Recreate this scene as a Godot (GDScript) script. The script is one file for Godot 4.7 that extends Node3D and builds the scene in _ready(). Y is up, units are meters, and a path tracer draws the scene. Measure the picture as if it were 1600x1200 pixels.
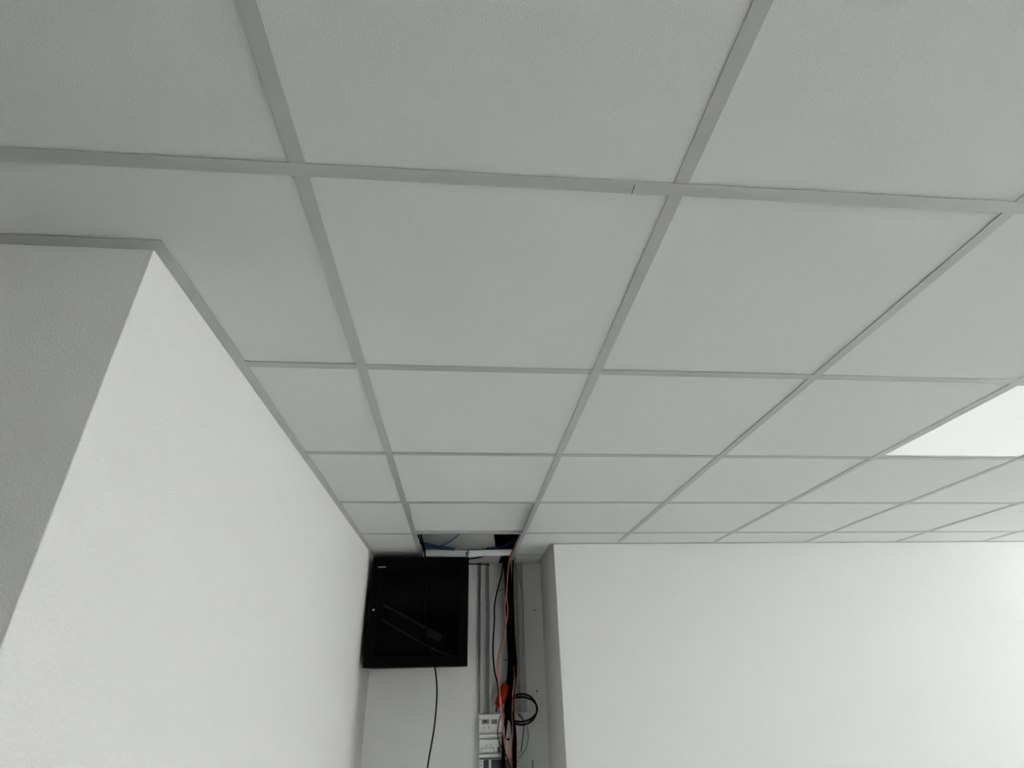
extends Node3D

# Room axes: x to the right along the ceiling grid, y up, z towards the viewer. Floor at y = 0.
const H := 2.4            # height of the suspended ceiling
const SLAB := 3.1         # underside of the concrete slab above it
const CELL := 0.6         # ceiling module
const TEE := 0.012        # half the width of a tee flange
const XL := -0.303        # face of the bright wall
const ZD := -0.195        # face of the shaded wall
const ZF := -2.68         # face of the wall beside the niche
const ZN := -3.30         # back of the niche
const XN := 0.809         # side of the niche
const XR := 6.2
const XW := -2.6
const ZR := 3.0

var cam: Camera3D
var M := {}
var counts := {}
var rng := RandomNumberGenerator.new()

# ---------------------------------------------------------------- helpers
func numbered(called: String) -> String:
	var n: int = counts.get(called, -1) + 1
	counts[called] = n
	return called if n == 0 else "%s_%03d" % [called, n]

func obj(called: String, mesh: Mesh, mat: Material, parent: Node = self) -> MeshInstance3D:
	var o := MeshInstance3D.new()
	o.name = numbered(called) if parent == self else called
	o.mesh = mesh
	o.material_override = mat
	parent.add_child(o, true)
	return o

func tag(o: Node, label: String, category: String, group := "") -> void:
	o.set_meta("label", label)
	o.set_meta("category", category)
	if group != "":
		o.set_meta("group", group)

func thing(called: String, at: Vector3, label: String, category: String, group := "") -> Node3D:
	var o := Node3D.new()
	o.name = numbered(called)
	add_child(o)
	o.position = at
	tag(o, label, category, group)
	return o

func struct(called: String, mesh: Mesh, mat: Material) -> MeshInstance3D:
	var o := obj(called, mesh, mat)
	o.set_meta("kind", "structure")
	return o

func tri(st: SurfaceTool, a: Vector3, b: Vector3, c: Vector3, out: Vector3) -> void:
	# clockwise when seen from the side that out points to
	var n := (b - a).cross(c - a)
	if n.dot(out) > 0.0:
		var t := b; b = c; c = t
	for v in [a, b, c]:
		st.add_vertex(v)

func quad(st: SurfaceTool, a: Vector3, b: Vector3, c: Vector3, d: Vector3, out: Vector3) -> void:
	tri(st, a, b, c, out)
	tri(st, a, c, d, out)

func begin(smooth := false) -> SurfaceTool:
	var st := SurfaceTool.new()
	st.begin(Mesh.PRIMITIVE_TRIANGLES)
	st.set_smooth_group(0 if smooth else -1)
	return st

func done(st: SurfaceTool) -> ArrayMesh:
	st.index()
	st.generate_normals()
	return st.commit()

# a box with chamfered edges
func add_box(st: SurfaceTool, lo: Vector3, hi: Vector3, b := 0.0) -> void:
	var c := (lo + hi) * 0.5
	var e := (hi - lo) * 0.5
	b = minf(b, minf(e.x, minf(e.y, e.z)) * 0.9)
	var ax := [Vector3.RIGHT, Vector3.UP, Vector3.BACK]
	for i in 3:
		var j := (i + 1) % 3
		var k := (i + 2) % 3
		for s in [-1.0, 1.0]:
			var n: Vector3 = ax[i] * s
			var f: Vector3 = c + n * e[i]
			var u: Vector3 = ax[j] * (e[j] - b)
			var v: Vector3 = ax[k] * (e[k] - b)
			quad(st, f - u - v, f + u - v, f + u + v, f - u + v, n)
			if b > 0.0:
				for t in [-1.0, 1.0]:
					# edge between face i and face j
					var m: Vector3 = ax[j] * t
					var p: Vector3 = c + n * e[i] + m * (e[j] - b)
					var q: Vector3 = c + n * (e[i] - b) + m * e[j]
					quad(st, p - v, p + v, q + v, q - v, n + m)
	if b > 0.0:
		for sx in [-1.0, 1.0]:
			for sy in [-1.0, 1.0]:
				for sz in [-1.0, 1.0]:
					var s := Vector3(sx, sy, sz)
					var a1 := c + s * Vector3(e.x, e.y - b, e.z - b)
					var a2 := c + s * Vector3(e.x - b, e.y, e.z - b)
					var a3 := c + s * Vector3(e.x - b, e.y - b, e.z)
					tri(st, a1, a2, a3, s)

func box(lo: Vector3, hi: Vector3, b := 0.0) -> ArrayMesh:
	var st := begin()
	add_box(st, lo, hi, b)
	return done(st)

# an outline in the plane (u, v) at o, pushed along w
func add_prism(st: SurfaceTool, poly: PackedVector2Array, o: Vector3, u: Vector3, v: Vector3, w: Vector3) -> void:
	if Geometry2D.is_polygon_clockwise(poly):
		poly.reverse()
	var ids := Geometry2D.triangulate_polygon(poly)
	for i in range(0, ids.size(), 3):
		var p := []
		for k in 3:
			p.append(o + u * poly[ids[i + k]].x + v * poly[ids[i + k]].y)
		tri(st, p[0], p[1], p[2], -w)
		tri(st, p[0] + w, p[1] + w, p[2] + w, w)
	for i in poly.size():
		var a2 := poly[i]
		var b2 := poly[(i + 1) % poly.size()]
		var d := b2 - a2
		var n2 := Vector2(d.y, -d.x)
		if Geometry2D.is_polygon_clockwise(poly):
			n2 = -n2
		var a := o + u * a2.x + v * a2.y
		var b := o + u * b2.x + v * b2.y
		quad(st, a, b, b + w, a + w, u * n2.x + v * n2.y)

func prism(poly: PackedVector2Array, o: Vector3, u: Vector3, v: Vector3, w: Vector3) -> ArrayMesh:
	var st := begin()
	add_prism(st, poly, o, u, v, w)
	return done(st)

# a rectangular frame in x and y, between z0 and z1, with rails of width t
func ring(lo: Vector2, hi: Vector2, t: float, z0: float, z1: float) -> ArrayMesh:
	var st := begin()
	var a := [lo, Vector2(hi.x, lo.y), hi, Vector2(lo.x, hi.y)]
	var il := lo + Vector2(t, t)
	var ih := hi - Vector2(t, t)
	var b := [il, Vector2(ih.x, il.y), ih, Vector2(il.x, ih.y)]
	var c := (lo + hi) * 0.5
	for i in 4:
		var j := (i + 1) % 4
		for z in [z0, z1]:
			quad(st, Vector3(a[i].x, a[i].y, z), Vector3(a[j].x, a[j].y, z), Vector3(b[j].x, b[j].y, z), Vector3(b[i].x, b[i].y, z), Vector3(0, 0, signf(z - (z0 + z1) * 0.5)))
		var m: Vector2 = (a[i] + a[j]) * 0.5 - c
		var o3 := Vector3(m.x, m.y, 0)
		quad(st, Vector3(a[i].x, a[i].y, z0), Vector3(a[j].x, a[j].y, z0), Vector3(a[j].x, a[j].y, z1), Vector3(a[i].x, a[i].y, z1), o3)
		quad(st, Vector3(b[i].x, b[i].y, z0), Vector3(b[j].x, b[j].y, z0), Vector3(b[j].x, b[j].y, z1), Vector3(b[i].x, b[i].y, z1), -o3)
	return done(st)

func corner(l: Vector3, h: Vector3, x: int, y: int, z: int) -> Vector3:
	return Vector3(h.x if x else l.x, h.y if y else l.y, h.z if z else l.z)

# a box of sheet metal, open towards +z
func shell(lo: Vector3, hi: Vector3, t: float) -> ArrayMesh:
	var st := begin()
	var il := lo + Vector3(t, t, t)
	var ih := Vector3(hi.x - t, hi.y - t, hi.z)
	for r in [[lo, hi, 1.0], [il, ih, -1.0]]:
		var l: Vector3 = r[0]
		var h: Vector3 = r[1]
		var s: float = r[2]
		quad(st, corner(l, h, 0, 0, 0), corner(l, h, 1, 0, 0), corner(l, h, 1, 1, 0), corner(l, h, 0, 1, 0), Vector3(0, 0, -s))
		quad(st, corner(l, h, 0, 0, 0), corner(l, h, 0, 1, 0), corner(l, h, 0, 1, 1), corner(l, h, 0, 0, 1), Vector3(-s, 0, 0))
		quad(st, corner(l, h, 1, 0, 0), corner(l, h, 1, 1, 0), corner(l, h, 1, 1, 1), corner(l, h, 1, 0, 1), Vector3(s, 0, 0))
		quad(st, corner(l, h, 0, 0, 0), corner(l, h, 1, 0, 0), corner(l, h, 1, 0, 1), corner(l, h, 0, 0, 1), Vector3(0, -s, 0))
		quad(st, corner(l, h, 0, 1, 0), corner(l, h, 1, 1, 0), corner(l, h, 1, 1, 1), corner(l, h, 0, 1, 1), Vector3(0, s, 0))
	var q := [[0, 0], [1, 0], [1, 1], [0, 1]]
	for i in 4:
		var j := (i + 1) % 4
		quad(st, corner(lo, hi, q[i][0], q[i][1], 1), corner(lo, hi, q[j][0], q[j][1], 1), corner(il, ih, q[j][0], q[j][1], 1), corner(il, ih, q[i][0], q[i][1], 1), Vector3.BACK)
	return done(st)

func smooth_path(pts: Array, step := 0.012) -> PackedVector3Array:
	var out := PackedVector3Array()
	for i in pts.size() - 1:
		var p0: Vector3 = pts[maxi(i - 1, 0)]
		var p1: Vector3 = pts[i]
		var p2: Vector3 = pts[i + 1]
		var p3: Vector3 = pts[mini(i + 2, pts.size() - 1)]
		var n := maxi(2, int(p1.distance_to(p2) / step))
		for k in n:
			out.append(p1.cubic_interpolate(p2, p0, p3, float(k) / n))
	out.append(pts[-1])
	return out

# a round cable along points; radius may be one number or one for each point given
func tube(pts: Array, radius: float, sides := 10, lumpy := false) -> ArrayMesh:
	var path := smooth_path(pts)
	var st := begin(true)
	var up := Vector3(0.3, 0.2, 0.93).normalized()
	var rings := []
	for i in path.size():
		var d := (path[mini(i + 1, path.size() - 1)] - path[maxi(i - 1, 0)]).normalized()
		var u := (up - d * up.dot(d)).normalized()
		var v := d.cross(u)
		up = u
		var r := []
		for k in sides:
			var a := TAU * k / sides
			var rr := radius
			if lumpy:
				var f := float(i) / (path.size() - 1)
				rr = radius * (0.85 + 0.5 * sin(f * PI)) * (1.0 + 0.20 * sin(a * 3.0 + f * 9.0) + 0.10 * sin(a * 5.0 - f * 17.0))
			r.append(path[i] + (u * cos(a) + v * sin(a)) * rr)
		rings.append(r)
	for i in rings.size() - 1:
		for k in sides:
			var l := (k + 1) % sides
			quad(st, rings[i][k], rings[i][l], rings[i + 1][l], rings[i + 1][k], rings[i][k] + rings[i][l] - path[i] * 2.0)
	for e in [0, rings.size() - 1]:
		for k in range(1, sides - 1):
			tri(st, rings[e][0], rings[e][k], rings[e][k + 1], path[e] - path[1 if e == 0 else e - 1])
	return done(st)

func disc(c: Vector3, axis: Vector3, r: float, h: float, sides := 14) -> ArrayMesh:
	var poly := PackedVector2Array()
	for k in sides:
		poly.append(Vector2(cos(TAU * k / sides), sin(TAU * k / sides)) * r)
	var u := axis.cross(Vector3.UP if absf(axis.y) < 0.9 else Vector3.RIGHT).normalized()
	return prism(poly, c, u, axis.cross(u).normalized(), axis * h)

# the point in the plane z = depth that shows at a pixel of the 1600 x 1200 photograph
func at(px: float, py: float, z: float) -> Vector3:
	var f := 600.0 / tan(deg_to_rad(cam.fov) * 0.5)
	var d := cam.transform.basis * Vector3((px - 800.0) / f, (600.0 - py) / f, -1.0)
	return cam.position + d * ((z - cam.position.z) / d.z)

func along(list: Array) -> Array:
	var out := []
	for p in list:
		out.append(at(p[0], p[1], p[2]))
	return out

# ---------------------------------------------------------------- materials
func noise_tex(freq: float, octaves: int, lo: Color, hi: Color, normal := false, strength := 1.0, sd := 1) -> NoiseTexture2D:
	var n := FastNoiseLite.new()
	n.noise_type = FastNoiseLite.TYPE_SIMPLEX_SMOOTH
	n.seed = sd
	n.frequency = freq
	n.fractal_octaves = octaves
	var t := NoiseTexture2D.new()
	t.width = 512
	t.height = 512
	t.seamless = true
	t.noise = n
	if normal:
		t.as_normal_map = true
		t.bump_strength = strength
	else:
		var g := Gradient.new()
		g.set_color(0, lo)
		g.set_color(1, hi)
		t.color_ramp = g
	return t

func plain(c: Color, rough := 0.6, metal := 0.0, spec := 0.5) -> StandardMaterial3D:
	var m := StandardMaterial3D.new()
	m.albedo_color = c
	m.roughness = rough
	m.metallic = metal
	m.metallic_specular = spec
	return m

func grainy(c: Color, rough: float, freq: float, octaves: int, spread: float, scale: float, bump: float, sd: int) -> StandardMaterial3D:
	var m := plain(c, rough, 0.0, 0.3)
	m.uv1_triplanar = true
	m.uv1_world_triplanar = true
	m.uv1_scale = Vector3.ONE * scale
	m.albedo_texture = noise_tex(freq, octaves, Color(1.0 - spread, 1.0 - spread, 1.0 - spread), Color.WHITE, false, 1.0, sd)
	if bump > 0.0:
		m.normal_enabled = true
		m.normal_texture = noise_tex(freq, octaves, Color.BLACK, Color.WHITE, true, bump, sd)
		m.normal_scale = 1.0
	return m

func materials() -> void:
	M.tile = grainy(Color(0.95, 0.955, 0.95), 0.95, 0.15, 3, 0.07, 5.0, 0.8, 3)
	M.wall = grainy(Color(0.918, 0.921, 0.916), 0.9, 0.12, 4, 0.045, 3.1, 1.2, 7)
	M.tee = grainy(Color(0.735, 0.742, 0.738), 0.33, 0.02, 2, 0.02, 1.0, 0.0, 11)
	M.tee.metallic_specular = 0.7
	M.floor = grainy(Color(0.86, 0.86, 0.857), 0.6, 0.03, 4, 0.10, 1.0, 0.0, 13)
	M.slab = grainy(Color(0.50, 0.49, 0.47), 0.95, 0.04, 5, 0.25, 1.2, 1.5, 17)
	M.pvc = plain(Color(0.86, 0.865, 0.86), 0.45)
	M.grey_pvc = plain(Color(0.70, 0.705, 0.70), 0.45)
	M.socket_grey = plain(Color(0.42, 0.43, 0.43), 0.5)  # darker grey plastic of the socket inserts
	M.bar = plain(Color(0.98, 0.99, 0.99), 0.35)
	M.black_metal = plain(Color(0.03, 0.031, 0.033), 0.55, 0.0, 0.12)
	M.dark_inside = plain(Color(0.04, 0.04, 0.042), 0.7)
	M.grey_kit = plain(Color(0.50, 0.51, 0.50), 0.5)
	M.black_cable = plain(Color(0.022, 0.021, 0.022), 0.55, 0.0, 0.12)
	M.orange_cable = plain(Color(0.75, 0.44, 0.36), 0.5)
	M.red_wire = plain(Color(0.55, 0.28, 0.22), 0.5)
	M.grey_wire = plain(Color(0.30, 0.31, 0.32), 0.5)
	M.blue_cable = plain(Color(0.09, 0.24, 0.43), 0.45)
	M.red_wrap = plain(Color(0.52, 0.125, 0.035), 0.6, 0.0, 0.2)
	M.navy = plain(Color(0.07, 0.09, 0.15), 0.5)
	M.hole = plain(Color(0.05, 0.05, 0.05), 0.8)
	M.chrome = plain(Color(0.82, 0.82, 0.82), 0.25, 1.0)
	M.zinc = plain(Color(0.55, 0.55, 0.54), 0.45, 0.8)
	M.glass = plain(Color(0.02, 0.022, 0.024, 0.5), 0.04, 0.0, 0.12)
	M.glass.transparency = BaseMaterial3D.TRANSPARENCY_ALPHA
	M.clear_glass = plain(Color(1, 1, 1, 0.05), 0.02)
	M.clear_glass.transparency = BaseMaterial3D.TRANSPARENCY_ALPHA
	M.glow = plain(Color(0.6, 0.6, 0.6), 0.5)
	M.glow.emission_enabled = true
	M.glow.emission = Color(0.985, 1.0, 0.985)
	M.glow.emission_energy_multiplier = 0.5

# ---------------------------------------------------------------- the ceiling
# the parts of the plan that lie under the suspended ceiling
func plan() -> Array:
	return [Rect2(XL, ZF, XR - XL, ZR - ZF), Rect2(XL, ZN, XN - XL, ZF - ZN), Rect2(XW, ZD, XL - XW, ZR - ZD)]

func cut_cell(i: int, j: int) -> Array:
	# outlines of a lay-in tile, cut to the walls
	var g := 0.004
	var cell := PackedVector2Array([Vector2(i * CELL + g, j * CELL + g), Vector2((i + 1) * CELL - g, j * CELL + g), Vector2((i + 1) * CELL - g, (j + 1) * CELL - g), Vector2(i * CELL + g, (j + 1) * CELL - g)])
	var outline := PackedVector2Array([Vector2(XW, ZR), Vector2(XW, ZD), Vector2(XL, ZD), Vector2(XL, ZN), Vector2(XN, ZN), Vector2(XN, ZF), Vector2(XR, ZF), Vector2(XR, ZR)])
	var got := Geometry2D.intersect_polygons(cell, Geometry2D.offset_polygon(outline, -0.004, Geometry2D.JOIN_MITER)[0])
	return got

func tee_profile(w := TEE) -> PackedVector2Array:
	return PackedVector2Array([Vector2(-w, 0), Vector2(w, 0), Vector2(w, 0.0014), Vector2(0.0012, 0.0014), Vector2(0.0012, 0.030), Vector2(0.003, 0.031), Vector2(0.003, 0.038), Vector2(-0.003, 0.038), Vector2(-0.003, 0.031), Vector2(-0.0012, 0.030), Vector2(-0.0012, 0.0014), Vector2(-w, 0.0014)])

func tee(called: String, a: Vector3, b: Vector3, parent: Node) -> void:
	var w := b - a
	var side := w.normalized().cross(Vector3.UP)
	obj(called, prism(tee_profile(), a, side, Vector3.UP, w), M.tee, parent)

func build_ceiling() -> void:
	var root := Node3D.new()
	root.name = "ceiling"
	root.set_meta("kind", "structure")
	add_child(root)
	var whole := {}
	for i in range(-5, 11):
		for j in range(-6, 5):
			if (i == 3 and j == -2) or (i == 0 and j == -5):
				continue                      # the light panel, and the tile that is out
			if i == 0 and j == -6:
				# cut short: the cables come down past its end
				obj("tile", box(Vector3(0.004, H + 0.0016, ZN + 0.004), Vector3(0.515, H + 0.0136, -3.004)), M.tile, root)
				continue
			for outline in cut_cell(i, j):
				var lift := rng.randf_range(0.0, 0.0008)
				var c := Vector3((i + 0.5) * CELL, H + 0.0021 + lift, (j + 0.5) * CELL)
				var poly := PackedVector2Array()
				for p in outline:
					poly.append(p - Vector2(c.x, c.z))
				var area := 0.0
				for k in poly.size():
					area += poly[k].cross(poly[(k + 1) % poly.size()]) * 0.5
				var full := absf(absf(area) - 0.592 * 0.592) < 0.0005
				var mesh: Mesh
				if full and whole.has("m"):
					mesh = whole.m
				else:
					mesh = prism(poly, Vector3.ZERO, Vector3.RIGHT, Vector3.BACK, Vector3.UP * 0.012)
					if full:
						whole.m = mesh
				var t := obj("tile", mesh, M.tile, root)
				t.position = c
				t.rotation = Vector3(rng.randf_range(-1, 1), 0, rng.randf_range(-1, 1)) * 0.0009
				if i == 0 and j == -4:
					# pushed up off its bearings, more so at the edge towards the room
					t.position.y = H + 0.030
					t.rotation = Vector3(-0.045, 0.004, 0.002)
				elif i == -1 and j == -1:
					t.rotation = Vector3(0.002, 0, -0.004)
					t.position.y += 0.001
	# main tees run across, with a joint beside the grid line
	for r in [-4, -2, 0, 2, 4]:
		var z: float = r * CELL
		var x0 := XL if z < ZD else XW
		if r == 0:
			tee("main_tee", Vector3(x0, H, z), Vector3(0.5251, H, z), root)
			tee("main_tee", Vector3(0.5262, H - 0.0008, z + 0.0006), Vector3(XR, H - 0.0002, z), root)
		else:
			tee("main_tee", Vector3(x0, H, z), Vector3(XR, H, z), root)
	# long cross tees between the mains
	for i in range(-4, 11):
		var x := i * CELL
		var zmin := ZN if (x > XL and x < XN) else (ZF if x > XN else ZD)
		for r in [-6, -4, -2, 0, 2, 4]:
			var a := maxf(r * CELL + TEE, zmin)
			var b := minf((r + 2) * CELL - TEE, ZR)
			if b - a > 0.03:
				tee("cross_tee", Vector3(x, H + 0.0002, b), Vector3(x, H + 0.0002, a), root)
	# short cross tees
	for r in [-5, -3, -1, 1, 3]:
		var z: float = r * CELL
		var xmin := XL if z < ZD else XW
		var xmax := XN if z < ZF else XR
		for i in range(-5, 11):
			if r == -5 and i == 0:
				continue
			var a := maxf(i * CELL + TEE, xmin)
			var b := minf((i + 1) * CELL - TEE, xmax)
			if b - a > 0.03:
				tee("cross_tee", Vector3(a, H + 0.0002, z), Vector3(b, H + 0.0002, z), root)

func build_trims() -> void:
	# the angle along the walls, mitred where it turns
	var t := 0.024
	var pts := [Vector2(XW, ZR), Vector2(XW, ZD), Vector2(XL, ZD), Vector2(XL, ZN), Vector2(XN, ZN), Vector2(XN, ZF), Vector2(XR, ZF), Vector2(XR, ZR)]
	var off: PackedVector2Array = Geometry2D.offset_polygon(PackedVector2Array(pts), -t, Geometry2D.JOIN_MITER)[0]
	for k in pts.size():
		var a: Vector2 = pts[k]
		var b: Vector2 = pts[(k + 1) % pts.size()]
		var ia := off[0]
		var ib := off[0]
		for p in off:
			if p.distance_to(a) < ia.distance_to(a): ia = p
			if p.distance_to(b) < ib.distance_to(b): ib = p
		struct("trim_%d" % (k + 1), prism(PackedVector2Array([a, b, ib, ia]), Vector3(0, H - 0.0004, 0), Vector3.RIGHT, Vector3.BACK, Vector3.UP * 0.0014), M.tee)

# ---------------------------------------------------------------- the scene
func _ready() -> void:
	rng.seed = 20
	# camera: fitted to the 600 mm ceiling grid
	cam = Camera3D.new()
	cam.name = "camera"
	cam.fov = 70.968
	cam.position = Vector3(0.2606, H - 0.6897, 0.5946)
	cam.rotation = Vector3(0.49637, -0.09826, -0.02628)
	cam.near = 0.02
	cam.far = 60.0
	add_child(cam)
	cam.current = true

	var we := WorldEnvironment.new()
	we.name = "environment"
	var env := Environment.new()
	# overcast daylight, which comes in through the window in the wall out of frame
	var sky_mat := ProceduralSkyMaterial.new()
	sky_mat.sky_top_color = Color(0.985, 0.988, 0.985)
	sky_mat.sky_horizon_color = Color(0.99, 0.99, 0.98)
	sky_mat.ground_horizon_color = Color(0.93, 0.93, 0.92)
	sky_mat.ground_bottom_color = Color(0.93, 0.93, 0.92)
	sky_mat.sky_energy_multiplier = 4.0
	sky_mat.ground_energy_multiplier = 4.0
	var sky := Sky.new()
	sky.sky_material = sky_mat
	env.background_mode = Environment.BG_SKY
	env.sky = sky
	env.tonemap_mode = Environment.TONE_MAPPER_LINEAR
	env.tonemap_exposure = 1.14
	env.sdfgi_enabled = true
	env.ssao_enabled = true
	env.ssil_enabled = true
	we.environment = env
	add_child(we)

	materials()

	# ---- the room
	struct("floor", box(Vector3(XW - 0.2, -0.1, ZN - 0.2), Vector3(XR + 0.2, 0.0, ZR + 0.2)), M.floor)
	struct("ceiling_slab", box(Vector3(XW - 0.2, SLAB, -7.2), Vector3(XR + 0.2, SLAB + 0.15, ZR + 0.2)), M.slab)
	struct("wall_left", box(Vector3(XW - 0.2, 0, ZN - 0.2), Vector3(XL, SLAB, ZD), 0.0012), M.wall)
	struct("wall_back", box(Vector3(XN, 0, ZN - 0.2), Vector3(XR + 0.2, SLAB, ZF), 0.0012), M.wall)
	struct("wall_niche", box(Vector3(XL, 0, ZN - 0.2), Vector3(XN, H, ZN)), M.wall)
	# void above the ceiling, added past the niche wall to darken the gap
	struct("added_ceiling_beyond", box(Vector3(XL - 0.2, H - 0.06, -7.0), Vector3(XN + 0.2, H, ZN - 0.2)), M.slab)
	struct("added_wall_beyond", box(Vector3(XL - 0.2, H, -7.2), Vector3(XN + 0.2, SLAB, -7.0)), M.slab)
	struct("added_wall_beyond_left", box(Vector3(XL - 0.2, H, -7.0), Vector3(XL, SLAB, ZN - 0.2)), M.slab)
	struct("added_wall_beyond_right", box(Vector3(XN, H, -7.0), Vector3(XN + 0.2, SLAB, ZN - 0.2)), M.slab)
	# walls out of frame, with the windows that light the room
	window_wall("wall_right", "window_1", Vector3(XR, 0, ZF), Vector3(XR + 0.2, SLAB, ZR + 0.2), Vector3(XR, 1.3, -2.5), Vector3(XR + 0.2, 2.34, -0.75))
	window_wall("wall_front", "window_2", Vector3(XW - 0.2, 0, ZR), Vector3(XR, SLAB, ZR + 0.2), Vector3(2.5, 0.9, ZR), Vector3(3.3, 2.33, ZR + 0.2))
	struct("wall_side", box(Vector3(XW - 0.2, 0, ZD), Vector3(XW, SLAB, ZR)), M.wall)
	build_ceiling()
	build_trims()

	# ---- the things
	light_panel()
	open_gap()
	network_cabinet()
	trunking()
	wiring_panel()
	terminal_block()
	cables()
	wall_plugs()

# a wall with a framed window in it
func window_wall(called: String, window: String, lo: Vector3, hi: Vector3, wlo: Vector3, whi: Vector3) -> void:
	var w := CSGCombiner3D.new()
	w.name = called
	w.set_meta("kind", "structure")
	add_child(w)
	var body := CSGBox3D.new()
	body.name = "wall_body"
	body.size = hi - lo
	body.position = (lo + hi) * 0.5
	body.material = M.wall
	w.add_child(body)
	var cut := CSGBox3D.new()
	cut.name = "window_opening"
	cut.operation = CSGShape3D.OPERATION_SUBTRACTION
	var across := hi.z - lo.z > hi.x - lo.x           # the wall runs along z
	cut.size = (whi - wlo) + (Vector3(0.2, 0, 0) if across else Vector3(0, 0, 0.2))
	cut.position = (wlo + whi) * 0.5
	cut.material = M.wall
	w.add_child(cut)
	var t := Node3D.new()
	t.name = window
	t.set_meta("kind", "structure")
	add_child(t)
	t.position = Vector3((wlo.x + whi.x) * 0.5, wlo.y, (wlo.z + whi.z) * 0.5)
	t.rotation.y = -PI / 2 if across else PI
	var hw := (whi.z - wlo.z if across else whi.x - wlo.x) * 0.5
	var h := whi.y - wlo.y
	obj("window_frame", ring(Vector2(-hw, 0), Vector2(hw, h), 0.05, -0.03, 0.03), M.pvc, t)
	obj("pane", box(Vector3(-hw + 0.05, 0.05, -0.002), Vector3(hw - 0.05, h - 0.05, 0.002)), M.clear_glass, t)
	obj("window_sill", box(Vector3(-hw, -0.02, 0.031), Vector3(hw, 0.004, 0.16), 0.004), M.pvc, t)

func light_panel() -> void:
	var c := Vector3(2.1, H, -0.9)
	var t := thing("light_panel", c, "square white glowing light panel set flush into the ceiling grid", "ceiling light")
	var fr := obj("frame", ring(Vector2(-0.296, -0.296), Vector2(0.296, 0.296), 0.020, 0.0, 0.012), M.tee, t)
	fr.rotation.x = -PI / 2
	fr.position.y = 0.0016
	obj("diffuser", box(Vector3(-0.277, 0.004, -0.277), Vector3(0.277, 0.010, 0.277)), M.glow, t)
	var l := AreaLight3D.new()
	l.name = "panel_light"
	l.area_size = Vector2(0.55, 0.55)
	l.area_normalize_energy = true
	l.light_energy = 0.6
	l.light_color = Color(1.0, 1.0, 0.985)
	l.shadow_enabled = true
	l.area_range = 12.0
	l.rotation.x = -PI / 2
	l.position.y = 0.0008
	t.add_child(l)

func open_gap() -> void:
	# the tee across the open cell: bent a little, no tile in front of it, so its web shows
	var t := thing("bent_ceiling_tee", Vector3(0.3, H, -3.0), "thin white metal tee sagging across the open ceiling gap above black cabinet", "ceiling bar")
	t.rotation.x = 0.45                       # twisted a little, its web turned down to the room
	for s in [-1.0, 1.0]:
		var a := Vector3(s * 0.286, 0.0004, 0)
		var b := Vector3(s * 0.004, -0.0065, 0)
		if s < 0:
			obj("web", prism(tee_profile(), a, Vector3.BACK, Vector3.UP, b - a), M.bar, t)
		else:
			obj("web", prism(tee_profile(), b, Vector3.BACK, Vector3.UP, a - b), M.bar, t)
	obj("splice_clip", box(Vector3(-0.014, -0.010, 0.0012), Vector3(0.014, 0.024, 0.005), 0.001), M.chrome, t)
	# the tile that was taken out of the cell
	# lying askew: its far edge low behind the tee, rising towards the room
	var p := at(774.5, 857.5, -3.06)
	var q := at(771.0, 836.0, -2.92)
	var e := (q - p).normalized()
	var b := Vector3(1.0, -0.075, 0.0)
	b = (b - e * e.dot(b)).normalized()
	var b2 := obj("ceiling_tile", box(Vector3(-0.592, 0, -0.012), Vector3(0.0, 0.592, 0.0)), M.tile)
	b2.transform = Transform3D(Basis(b, e, b.cross(e)), p)
	tag(b2, "loose white ceiling tile lying askew inside the open ceiling gap", "ceiling tile")

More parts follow.
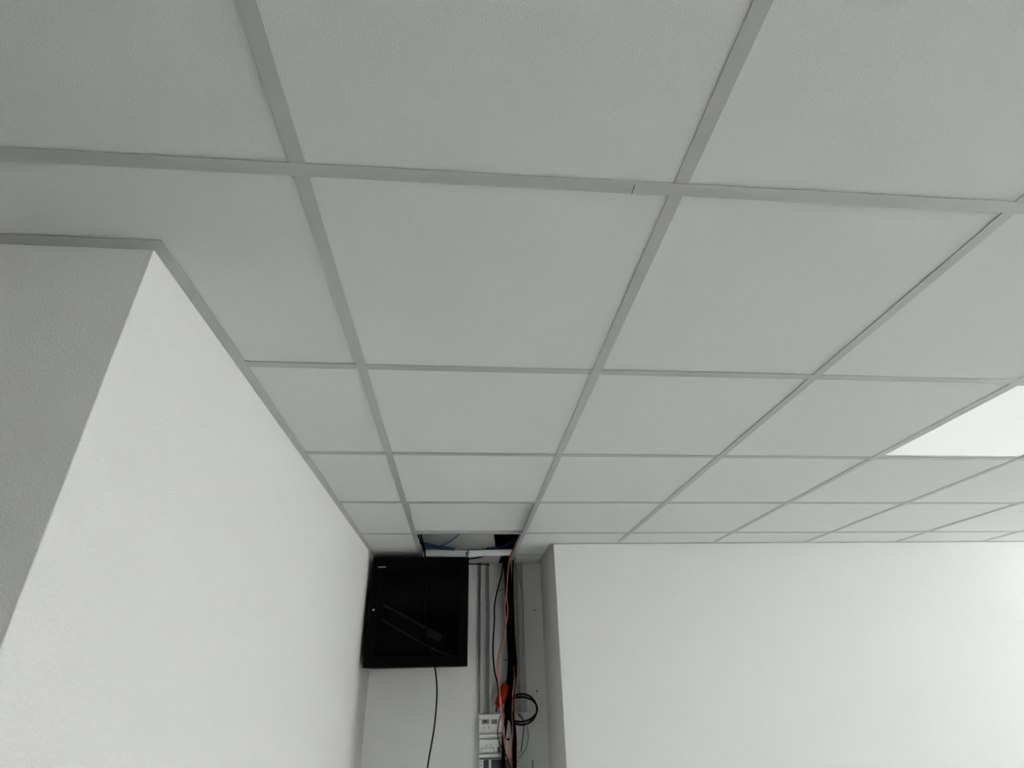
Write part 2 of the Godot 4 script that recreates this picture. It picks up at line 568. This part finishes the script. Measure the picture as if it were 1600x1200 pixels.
func network_cabinet() -> void:
	var z1 := -2.85
	var lo := Vector3(-0.277, H - 0.632, ZN + 0.002)
	var hi := Vector3(0.3055, H - 0.035, z1)
	var base := Vector3((lo.x + hi.x) * 0.5, lo.y, ZN + 0.002)
	var t := thing("network_cabinet", base, "black wall-mounted network cabinet with dark glass door under the ceiling", "cabinet")
	var l := lo - base
	var h := hi - base
	obj("body", shell(l, Vector3(h.x, h.y, h.z - 0.022), 0.0025), M.black_metal, t)
	var door := obj("door", ring(Vector2(l.x + 0.001, l.y + 0.002), Vector2(h.x - 0.001, h.y - 0.002), 0.052, h.z - 0.020, h.z), M.black_metal, t)
	obj("pane", box(Vector3(l.x + 0.051, l.y + 0.052, h.z - 0.010), Vector3(h.x - 0.051, h.y - 0.052, h.z - 0.006)), M.glass, door)
	obj("lock", disc(Vector3(l.x + 0.032, (l.y + h.y) * 0.5, h.z), Vector3.BACK, 0.006, 0.006), M.chrome, door)
	obj("badge", box(Vector3(l.x + 0.036, h.y - 0.062, h.z), Vector3(l.x + 0.082, h.y - 0.055, h.z + 0.0015)), M.grey_kit, door)
	for s in [-1.0, 1.0]:
		obj("rack_rail", box(Vector3(s * 0.235 - 0.010, l.y + 0.01, 0.30), Vector3(s * 0.235 + 0.010, h.y - 0.01, 0.304)), M.dark_inside, t)
	obj("switch", box(Vector3(-0.22, 0.30, 0.06), Vector3(0.22, 0.344, 0.302), 0.002), M.dark_inside, t)
	obj("patch_panel", box(Vector3(-0.24, 0.375, 0.27), Vector3(0.24, 0.419, 0.304), 0.002), M.dark_inside, t)
	obj("shelf", box(Vector3(-0.24, 0.08, 0.05), Vector3(0.24, 0.084, 0.34)), M.dark_inside, t)
	# grey tubes and block added to draw the pale streaks across the glass
	obj("glass_streak", streak_tube(base, [[598, 945, -2.93], [615, 953, -2.93], [637, 965, -2.93], [660, 978, -2.93], [672, 984, -2.94]], 0.007), M.grey_kit, t)
	obj("glass_streak", streak_tube(base, [[597, 968, -2.92], [630, 988, -2.92], [662, 1006, -2.92], [684, 1018, -2.93], [704, 1024, -2.93]], 0.0055), M.grey_kit, t)
	var k := at(678, 992, -2.95) - base
	var pb := obj("streak_block", box(Vector3(-0.050, -0.020, -0.015), Vector3(0.050, 0.020, 0.015), 0.004), M.grey_kit, t)
	pb.position = k
	pb.rotation.z = -0.42

func streak_tube(base: Vector3, list: Array, r: float) -> ArrayMesh:
	var pts := []
	for p in along(list):
		pts.append(p - base)
	return tube(pts, r)

func trunking() -> void:
	var top := H - 0.004
	var foot := at(760, 1114.8, ZN + 0.06).y
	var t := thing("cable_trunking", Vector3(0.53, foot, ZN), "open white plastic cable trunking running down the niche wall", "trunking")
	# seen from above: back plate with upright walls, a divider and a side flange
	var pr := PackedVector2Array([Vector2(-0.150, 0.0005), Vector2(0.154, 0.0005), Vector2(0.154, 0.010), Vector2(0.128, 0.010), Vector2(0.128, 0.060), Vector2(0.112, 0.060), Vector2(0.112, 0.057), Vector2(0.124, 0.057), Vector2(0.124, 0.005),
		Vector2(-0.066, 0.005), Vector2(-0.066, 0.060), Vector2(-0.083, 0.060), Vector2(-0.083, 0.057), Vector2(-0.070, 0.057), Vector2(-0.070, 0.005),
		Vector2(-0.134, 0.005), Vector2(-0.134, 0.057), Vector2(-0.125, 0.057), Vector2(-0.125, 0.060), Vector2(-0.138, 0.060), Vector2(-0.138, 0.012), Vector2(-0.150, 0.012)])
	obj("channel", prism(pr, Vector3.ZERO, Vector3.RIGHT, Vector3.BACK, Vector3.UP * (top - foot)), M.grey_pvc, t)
	for py in [950.0, 1018.0, 1080.0]:
		var p := at(759, py, ZN + 0.006) - t.position
		obj("screw_head", disc(Vector3(p.x, p.y, 0.005), Vector3.BACK, 0.005, 0.003), M.zinc, t)

# a flat piece between two pixels on the plane z, from d0 to d1 in front of it
func face(z: float, o: Vector3, x0: float, y0: float, x1: float, y1: float, d0: float, d1: float, bev := 0.0) -> ArrayMesh:
	var p := at(x0, y1, z) - o
	var q := at(x1, y0, z) - o
	return box(Vector3(p.x, p.y, z - o.z + d0), Vector3(q.x, q.y, z - o.z + d1), bev)

func wiring_panel() -> void:
	var z := ZN + 0.075
	var a := at(748.5, 1184, z)
	var b := at(786, 1115.5, z)
	var c := at(822, 1128, z - 0.02)
	var o := Vector3((a.x + c.x) * 0.5, a.y, ZN + 0.001)
	var t := thing("wiring_panel", o, "white plastic wiring panel with two grey sockets behind the hanging cables", "wiring panel")
	obj("back_plate", box(Vector3(a.x, a.y, ZN + 0.001) - o, Vector3(b.x, b.y, z - 0.036) - o, 0.001), M.pvc, t)
	for r in [[1115.5, 1144.4], [1146.6, 1152.8], [1155.0, 1176.0], [1177.6, 1184.0]]:
		obj("cover", face(z, o, 748.5, r[0], 786.0, r[1], -0.0358, 0.0, 0.0015), M.pvc, t)
	obj("side_module", box(Vector3(b.x + 0.001, a.y, ZN + 0.001) - o, Vector3(c.x, c.y + 0.02, z - 0.004) - o, 0.004), M.pvc, t)
	var s1 := obj("socket", face(z, o, 753, 1124, 764.5, 1131.5, -0.002, 0.003, 0.001), M.socket_grey, t)
	obj("contact", face(z, o, 755.5, 1125.5, 761, 1128.5, 0.003, 0.0045), M.hole, s1)
	obj("socket", face(z, o, 767.5, 1124, 777, 1131.5, -0.002, 0.003, 0.001), M.socket_grey, t)
	for p in [[755.5, 1135], [763, 1135], [759.5, 1163], [766.5, 1163]]:
		obj("slot", face(z, o, p[0], p[1], p[0] + 1.2, p[1] + 4.0, -0.002, 0.004), M.grey_kit, t)
	var w := at(752, 1177, z) - o
	var w2 := at(772, 1168, z) - o
	obj("label_frame", ring(Vector2(w.x, w.y), Vector2(w2.x, w2.y), 0.003, z - o.z - 0.001, z - o.z + 0.003), M.grey_kit, t)
	obj("latch", face(z, o, 777, 1167, 782, 1176, -0.002, 0.006, 0.001), M.grey_wire, t)
	for p in [[750, 1124.5], [749.8, 1177]]:
		obj("screw_head", disc(at(p[0], p[1], z) - o, Vector3.BACK, 0.004, 0.003), M.zinc, t)
	for p in [[807, 1164.5], [811, 1175], [805.5, 1150]]:
		var q := at(p[0], p[1], z - 0.004) - o
		obj("screw_head", disc(q, Vector3.BACK, 0.0045 if p[1] > 1155 else 0.002, 0.002), M.zinc, t)
	obj("connector", box(at(791.5, 1157, z) - o, at(796, 1153, z) - o + Vector3(0, 0, 0.008), 0.001), M.hole, t)

func terminal_block() -> void:
	var z := ZN + 0.070
	var a := at(749, 1186.5, z)
	var b := at(813, 1186.5, z)
	var y0 := a.y - 0.20
	var o := Vector3((a.x + b.x) * 0.5, y0, ZN + 0.001)
	var t := thing("terminal_block", o, "row of dark navy terminal modules on a white rail below the wiring panel", "terminal block")
	obj("rail", box(Vector3(a.x, y0, ZN + 0.001) - o, Vector3(b.x, a.y - 0.002, z - 0.001) - o, 0.002), M.pvc, t)
	var xs := [[755.5, 763.5], [767.5, 786], [787, 806]]
	for x in xs:
		var p := at(x[0], 1188, z)
		var q := at(x[1], 1188, z)
		obj("module", box(Vector3(p.x, y0 + 0.02, z - 0.008) - o, Vector3(q.x, a.y - 0.004, z + 0.01) - o, 0.002), M.navy, t)
	for x in [751.5, 809.5]:
		for k in 3:
			var p := at(x, 1190.0 + k * 6.0, z - 0.001) - o
			obj("screw_head", disc(p, Vector3.BACK, 0.004, 0.003), M.zinc, t)

func cable(called: String, list: Array, r: float, mat: Material, label: String, group := "", category := "cable") -> void:
	var pts := along(list)
	var o := obj(called, tube(pts, r), mat)
	tag(o, label, category, group)

func cables() -> void:
	# two black leads out of the gap beside the grid line; one goes on past the cabinet door
	cable("hanging_cable", [[648, 822, -2.80], [654, 838, -2.80], [660, 852, -2.80], [664, 866, -2.80], [666, 890, -2.81], [665, 925, -2.81], [664, 955, -2.81], [667, 985, -2.81], [672, 1010, -2.81], [679, 1040, -2.82], [682.5, 1070, -2.84], [682, 1100, -2.86], [678, 1140, -2.88], [671, 1180, -2.90], [667, 1205, -2.91]], 0.0042, M.black_cable, "single black cable hanging in front of the black cabinet's glass door")
	cable("hanging_cable", [[655, 826, -2.86], [659, 842, -2.86], [663, 856, -2.86], [664, 868, -2.86], [664, 876, -2.88]], 0.005, M.black_cable, "short black cable dropping through the ceiling gap onto the cabinet top")
	# blue data cables in the gap
	var corner_run := along([[824, 828, -3.10], [811, 840, -3.075], [796, 851, -3.05], [783, 857.5, -3.04], [760, 860, -3.035]])
	for k in 6:
		var pts := []
		for p in corner_run:
			pts.append(p + Vector3(0, 0.0140 * floorf(k / 3.0), -0.0092 * (k % 3)))
		tag(obj("data_cable", tube(pts, 0.0042), M.blue_cable), "blue data cable running through the dark corner of the ceiling gap", "cable", "blue cables in the ceiling gap")
	var tee_run := along([[648, 846, -2.97], [664, 851, -2.97], [680, 855, -2.972], [696, 857.5, -2.975], [710, 859.5, -2.98]])
	for k in 4:
		var pts := []
		for p in tee_run:
			pts.append(p + Vector3(0, (k % 2) * 0.0095, -0.0095 * floorf(k / 2.0)))
		tag(obj("data_cable", tube(pts, 0.0042), M.blue_cable), "blue data cable lying along the top of the sagging white tee", "cable", "blue cables along the tee")
	cable("data_cable", [[668, 853, -2.955], [680, 854, -2.95], [692, 851.5, -2.94], [704, 845.5, -2.92], [716, 836, -2.89], [723, 826, -2.87]], 0.0038, M.blue_cable, "blue data cable curving up across the loose ceiling tile")
	cable("hanging_cable", [[700, 874, -2.99], [722, 873.5, -2.99], [735, 873.2, -3.0], [748, 871, -3.0], [762, 868, -3.03]], 0.004, M.black_cable, "short black cable from the cabinet top to below the white tee")
	cable("hanging_cable", [[724, 881.5, -3.2], [740, 881.5, -3.22], [756, 882, -3.24], [766, 882.5, -3.24]], 0.0035, M.black_cable, "thin dark rod drawing the dark gap line at the trunking top")  # dark rod added to draw the dark gap line along the wall trim
	# the thick bundle, cable by cable
	var label := "black cable bound in the thick bundle hanging down the trunking"
	var mid := along([[803, 830, -3.15], [794, 868, -3.18], [792.5, 882, -3.195], [794, 910, -3.2], [795, 940, -3.2], [796.5, 970, -3.2], [798, 1000, -3.2], [799.5, 1030, -3.2], [798.5, 1055, -3.2], [795, 1075, -3.2], [793.5, 1092, -3.2], [795, 1112, -3.2]])
	var to_left := along([[793, 1135, -3.19], [790.5, 1155, -3.185], [790, 1178, -3.185], [791, 1208, -3.185]])
	var to_right := along([[799.5, 1135, -3.19], [801, 1155, -3.185], [801, 1178, -3.185], [801, 1208, -3.185]])
	for sp in [[-1.5, 0], [-0.5, 0], [0.5, 0], [1.5, 0], [-1.0, 1], [0.0, 1], [1.0, 1], [0.0, -1]]:
		var off := Vector3(sp[0] * 0.0128, 0, sp[1] * 0.0112)
		var pts := []
		for p in mid + (to_left if sp[0] < -0.2 else to_right):
			pts.append(p + off)
		tag(obj("bundled_cable", tube(pts, 0.0053), M.black_cable), label, "cable", "black cables in the bundle")
	cable("bundled_cable", [[802, 872, -3.168], [801, 900, -3.172], [802, 950, -3.172], [804, 1000, -3.172], [806.5, 1030, -3.172], [806, 1060, -3.172], [804, 1080, -3.168], [803, 1110, -3.160], [804, 1150, -3.158], [805, 1205, -3.158]], 0.0055, M.black_cable, "black cable straying to the trunking's flanged side just outside the bundle")
	cable("hanging_cable", [[788, 870, -3.17], [786, 885, -3.18], [782, 905, -3.18], [776, 928, -3.18], [772.5, 948, -3.18], [772.5, 970, -3.18], [770.5, 1000, -3.18], [770.5, 1025, -3.18], [773, 1050, -3.18], [777, 1066, -3.205], [778.5, 1085, -3.21], [776, 1105, -3.212], [775, 1112, -3.214]], 0.0048, M.black_cable, "black cable bowing away from the bundle over the trunking's divider")
	# fibre patch cords
	var fibre := "orange fibre cord hanging in front of the black cable bundle"
	cable("fibre_cord", [[820, 822, -2.93], [812, 837, -2.94], [804, 853, -2.95], [798, 868, -2.96], [795, 884, -3.04], [793, 905, -3.125], [791.5, 930, -3.152], [793, 945, -3.152], [793.5, 958, -3.152], [791, 975, -3.152], [788, 993, -3.152], [782, 1015, -3.14], [779, 1040, -3.11], [780, 1062, -3.09], [782, 1105, -3.086], [783.5, 1120, -3.11], [788, 1140, -3.135], [788, 1160, -3.142], [793, 1182, -3.142], [802, 1208, -3.142]], 0.0032, M.orange_cable, fibre, "orange fibre cords")
	cable("fibre_cord", [[818, 824, -2.949], [811, 840, -2.96], [804, 855, -2.969], [797, 868, -2.978], [794, 886, -3.066], [792.5, 910, -3.148], [790.5, 932, -3.164], [789, 948, -3.164], [790, 962, -3.164], [790.5, 975, -3.164], [785, 998, -3.161], [779, 1022, -3.144], [776.5, 1045, -3.117], [779, 1070, -3.101], [784, 1105, -3.098], [785.5, 1120, -3.122], [786.5, 1145, -3.149], [791, 1165, -3.154], [796, 1185, -3.154], [800, 1208, -3.154]], 0.0032, M.orange_cable, fibre, "orange fibre cords")
	cable("fibre_cord", [[803, 1040, -3.158], [803, 1060, -3.152], [801.5, 1080, -3.148], [800, 1110, -3.146], [801, 1140, -3.146], [799.5, 1170, -3.146], [800.5, 1205, -3.132]], 0.0026, M.red_wire, "dull red cord along the lower end of the black cable bundle")
	cable("fibre_cord", [[804, 862, -3.02], [806, 880, -3.10], [810, 898, -3.15], [815, 920, -3.17], [817.5, 945, -3.175], [817, 975, -3.175], [817, 1010, -3.175], [815, 1035, -3.175], [811, 1050, -3.172], [806, 1062, -3.158], [804.5, 1080, -3.148], [804, 1100, -3.146], [804, 1125, -3.146]], 0.0020, M.red_wire, "thin dull red wire bowing out over the niche wall beside the trunking")
	# red wrap round the bundle where it splits
	var wrap := along([[789.5, 1069, -3.150], [788, 1078, -3.142], [784, 1087, -3.140], [780.5, 1096, -3.140], [780, 1104, -3.148]])
	var rw := obj("red_wrap", tube(wrap, 0.0205, 18, true), M.red_wrap)
	tag(rw, "crumpled red tape wrapped round the cables above the wiring panel", "tape")
	# coiled slack
	var loop := []
	for k in 34:
		var a := -2.2 - TAU * k / 15.0
		var g := k / 33.0
		loop.append([815.0 + 25.0 * cos(a) - 1.5 * g, 1107.5 - (21.5 - 3.2 * sin(g * TAU)) * sin(a) + 1.2 * g, -3.2235])
	cable("coiled_cable", loop, 0.0056, M.black_cable, "black cable looped in a round coil beside the bundle")
	cable("thin_wire", [[809, 1115, -3.205], [815, 1122, -3.205], [818.5, 1132, -3.205], [817.5, 1145, -3.205], [816, 1158, -3.21], [814.5, 1170, -3.216], [814.5, 1174, -3.222]], 0.0026, M.black_cable, "thin black wire curving from the coil down beside the wiring panel")
	cable("thin_wire", [[811, 1116, -3.195], [816, 1120, -3.192], [822, 1132, -3.19], [825.5, 1146, -3.19], [824.5, 1160, -3.19], [820, 1173, -3.20], [812, 1183, -3.205]], 0.0020, M.grey_wire, "thin grey wire arching outside the coil beside the wiring panel")
	cable("thin_wire", [[782, 1118, -3.165], [779, 1130, -3.165], [777.5, 1146, -3.165], [780, 1160, -3.16], [786, 1172, -3.14], [793, 1184, -3.132], [800, 1204, -3.132]], 0.0026, M.black_cable, "thin black wire crossing the wiring panel's sockets")
	cable("thin_wire", [[782, 1158, -3.17], [779, 1168, -3.17], [779, 1176, -3.17], [782, 1184, -3.18]], 0.0018, M.grey_wire, "short thin grey wire at the wiring panel's latch")
	# tails of the cable ties
	cable("cable_tie", [[778.5, 923.8, -3.165], [784, 921.5, -3.165], [789, 920, -3.17], [794, 920.5, -3.175]], 0.0018, M.black_cable, "black cable tie tail sticking out of the upper bundle", "", "cable tie")
	cable("cable_tie", [[786, 1030.6, -3.17], [790, 1031.2, -3.17], [795, 1031.8, -3.17], [799, 1031.6, -3.172]], 0.0018, M.black_cable, "black cable tie tail sticking out of the bundle above red tape", "", "cable tie")

func wall_plugs() -> void:
	for p in [[835, 953.5, "small dark wall plug in the niche wall high beside the trunking"], [839, 1080, "small dark wall plug in the niche wall beside the coiled cable"]]:
		var o := obj("wall_plug", disc(at(p[0], p[1], ZN), Vector3.BACK, 0.0052, 0.002), M.hole)
		tag(o, p[2], "wall plug")
	var s := obj("wire_stub", tube(along([[832.5, 1187, ZN + 0.008], [832.5, 1195, ZN + 0.008], [832.5, 1212, ZN + 0.008]]), 0.0022), M.black_cable)
	tag(s, "short dark wire end upright on the niche wall", "wire")
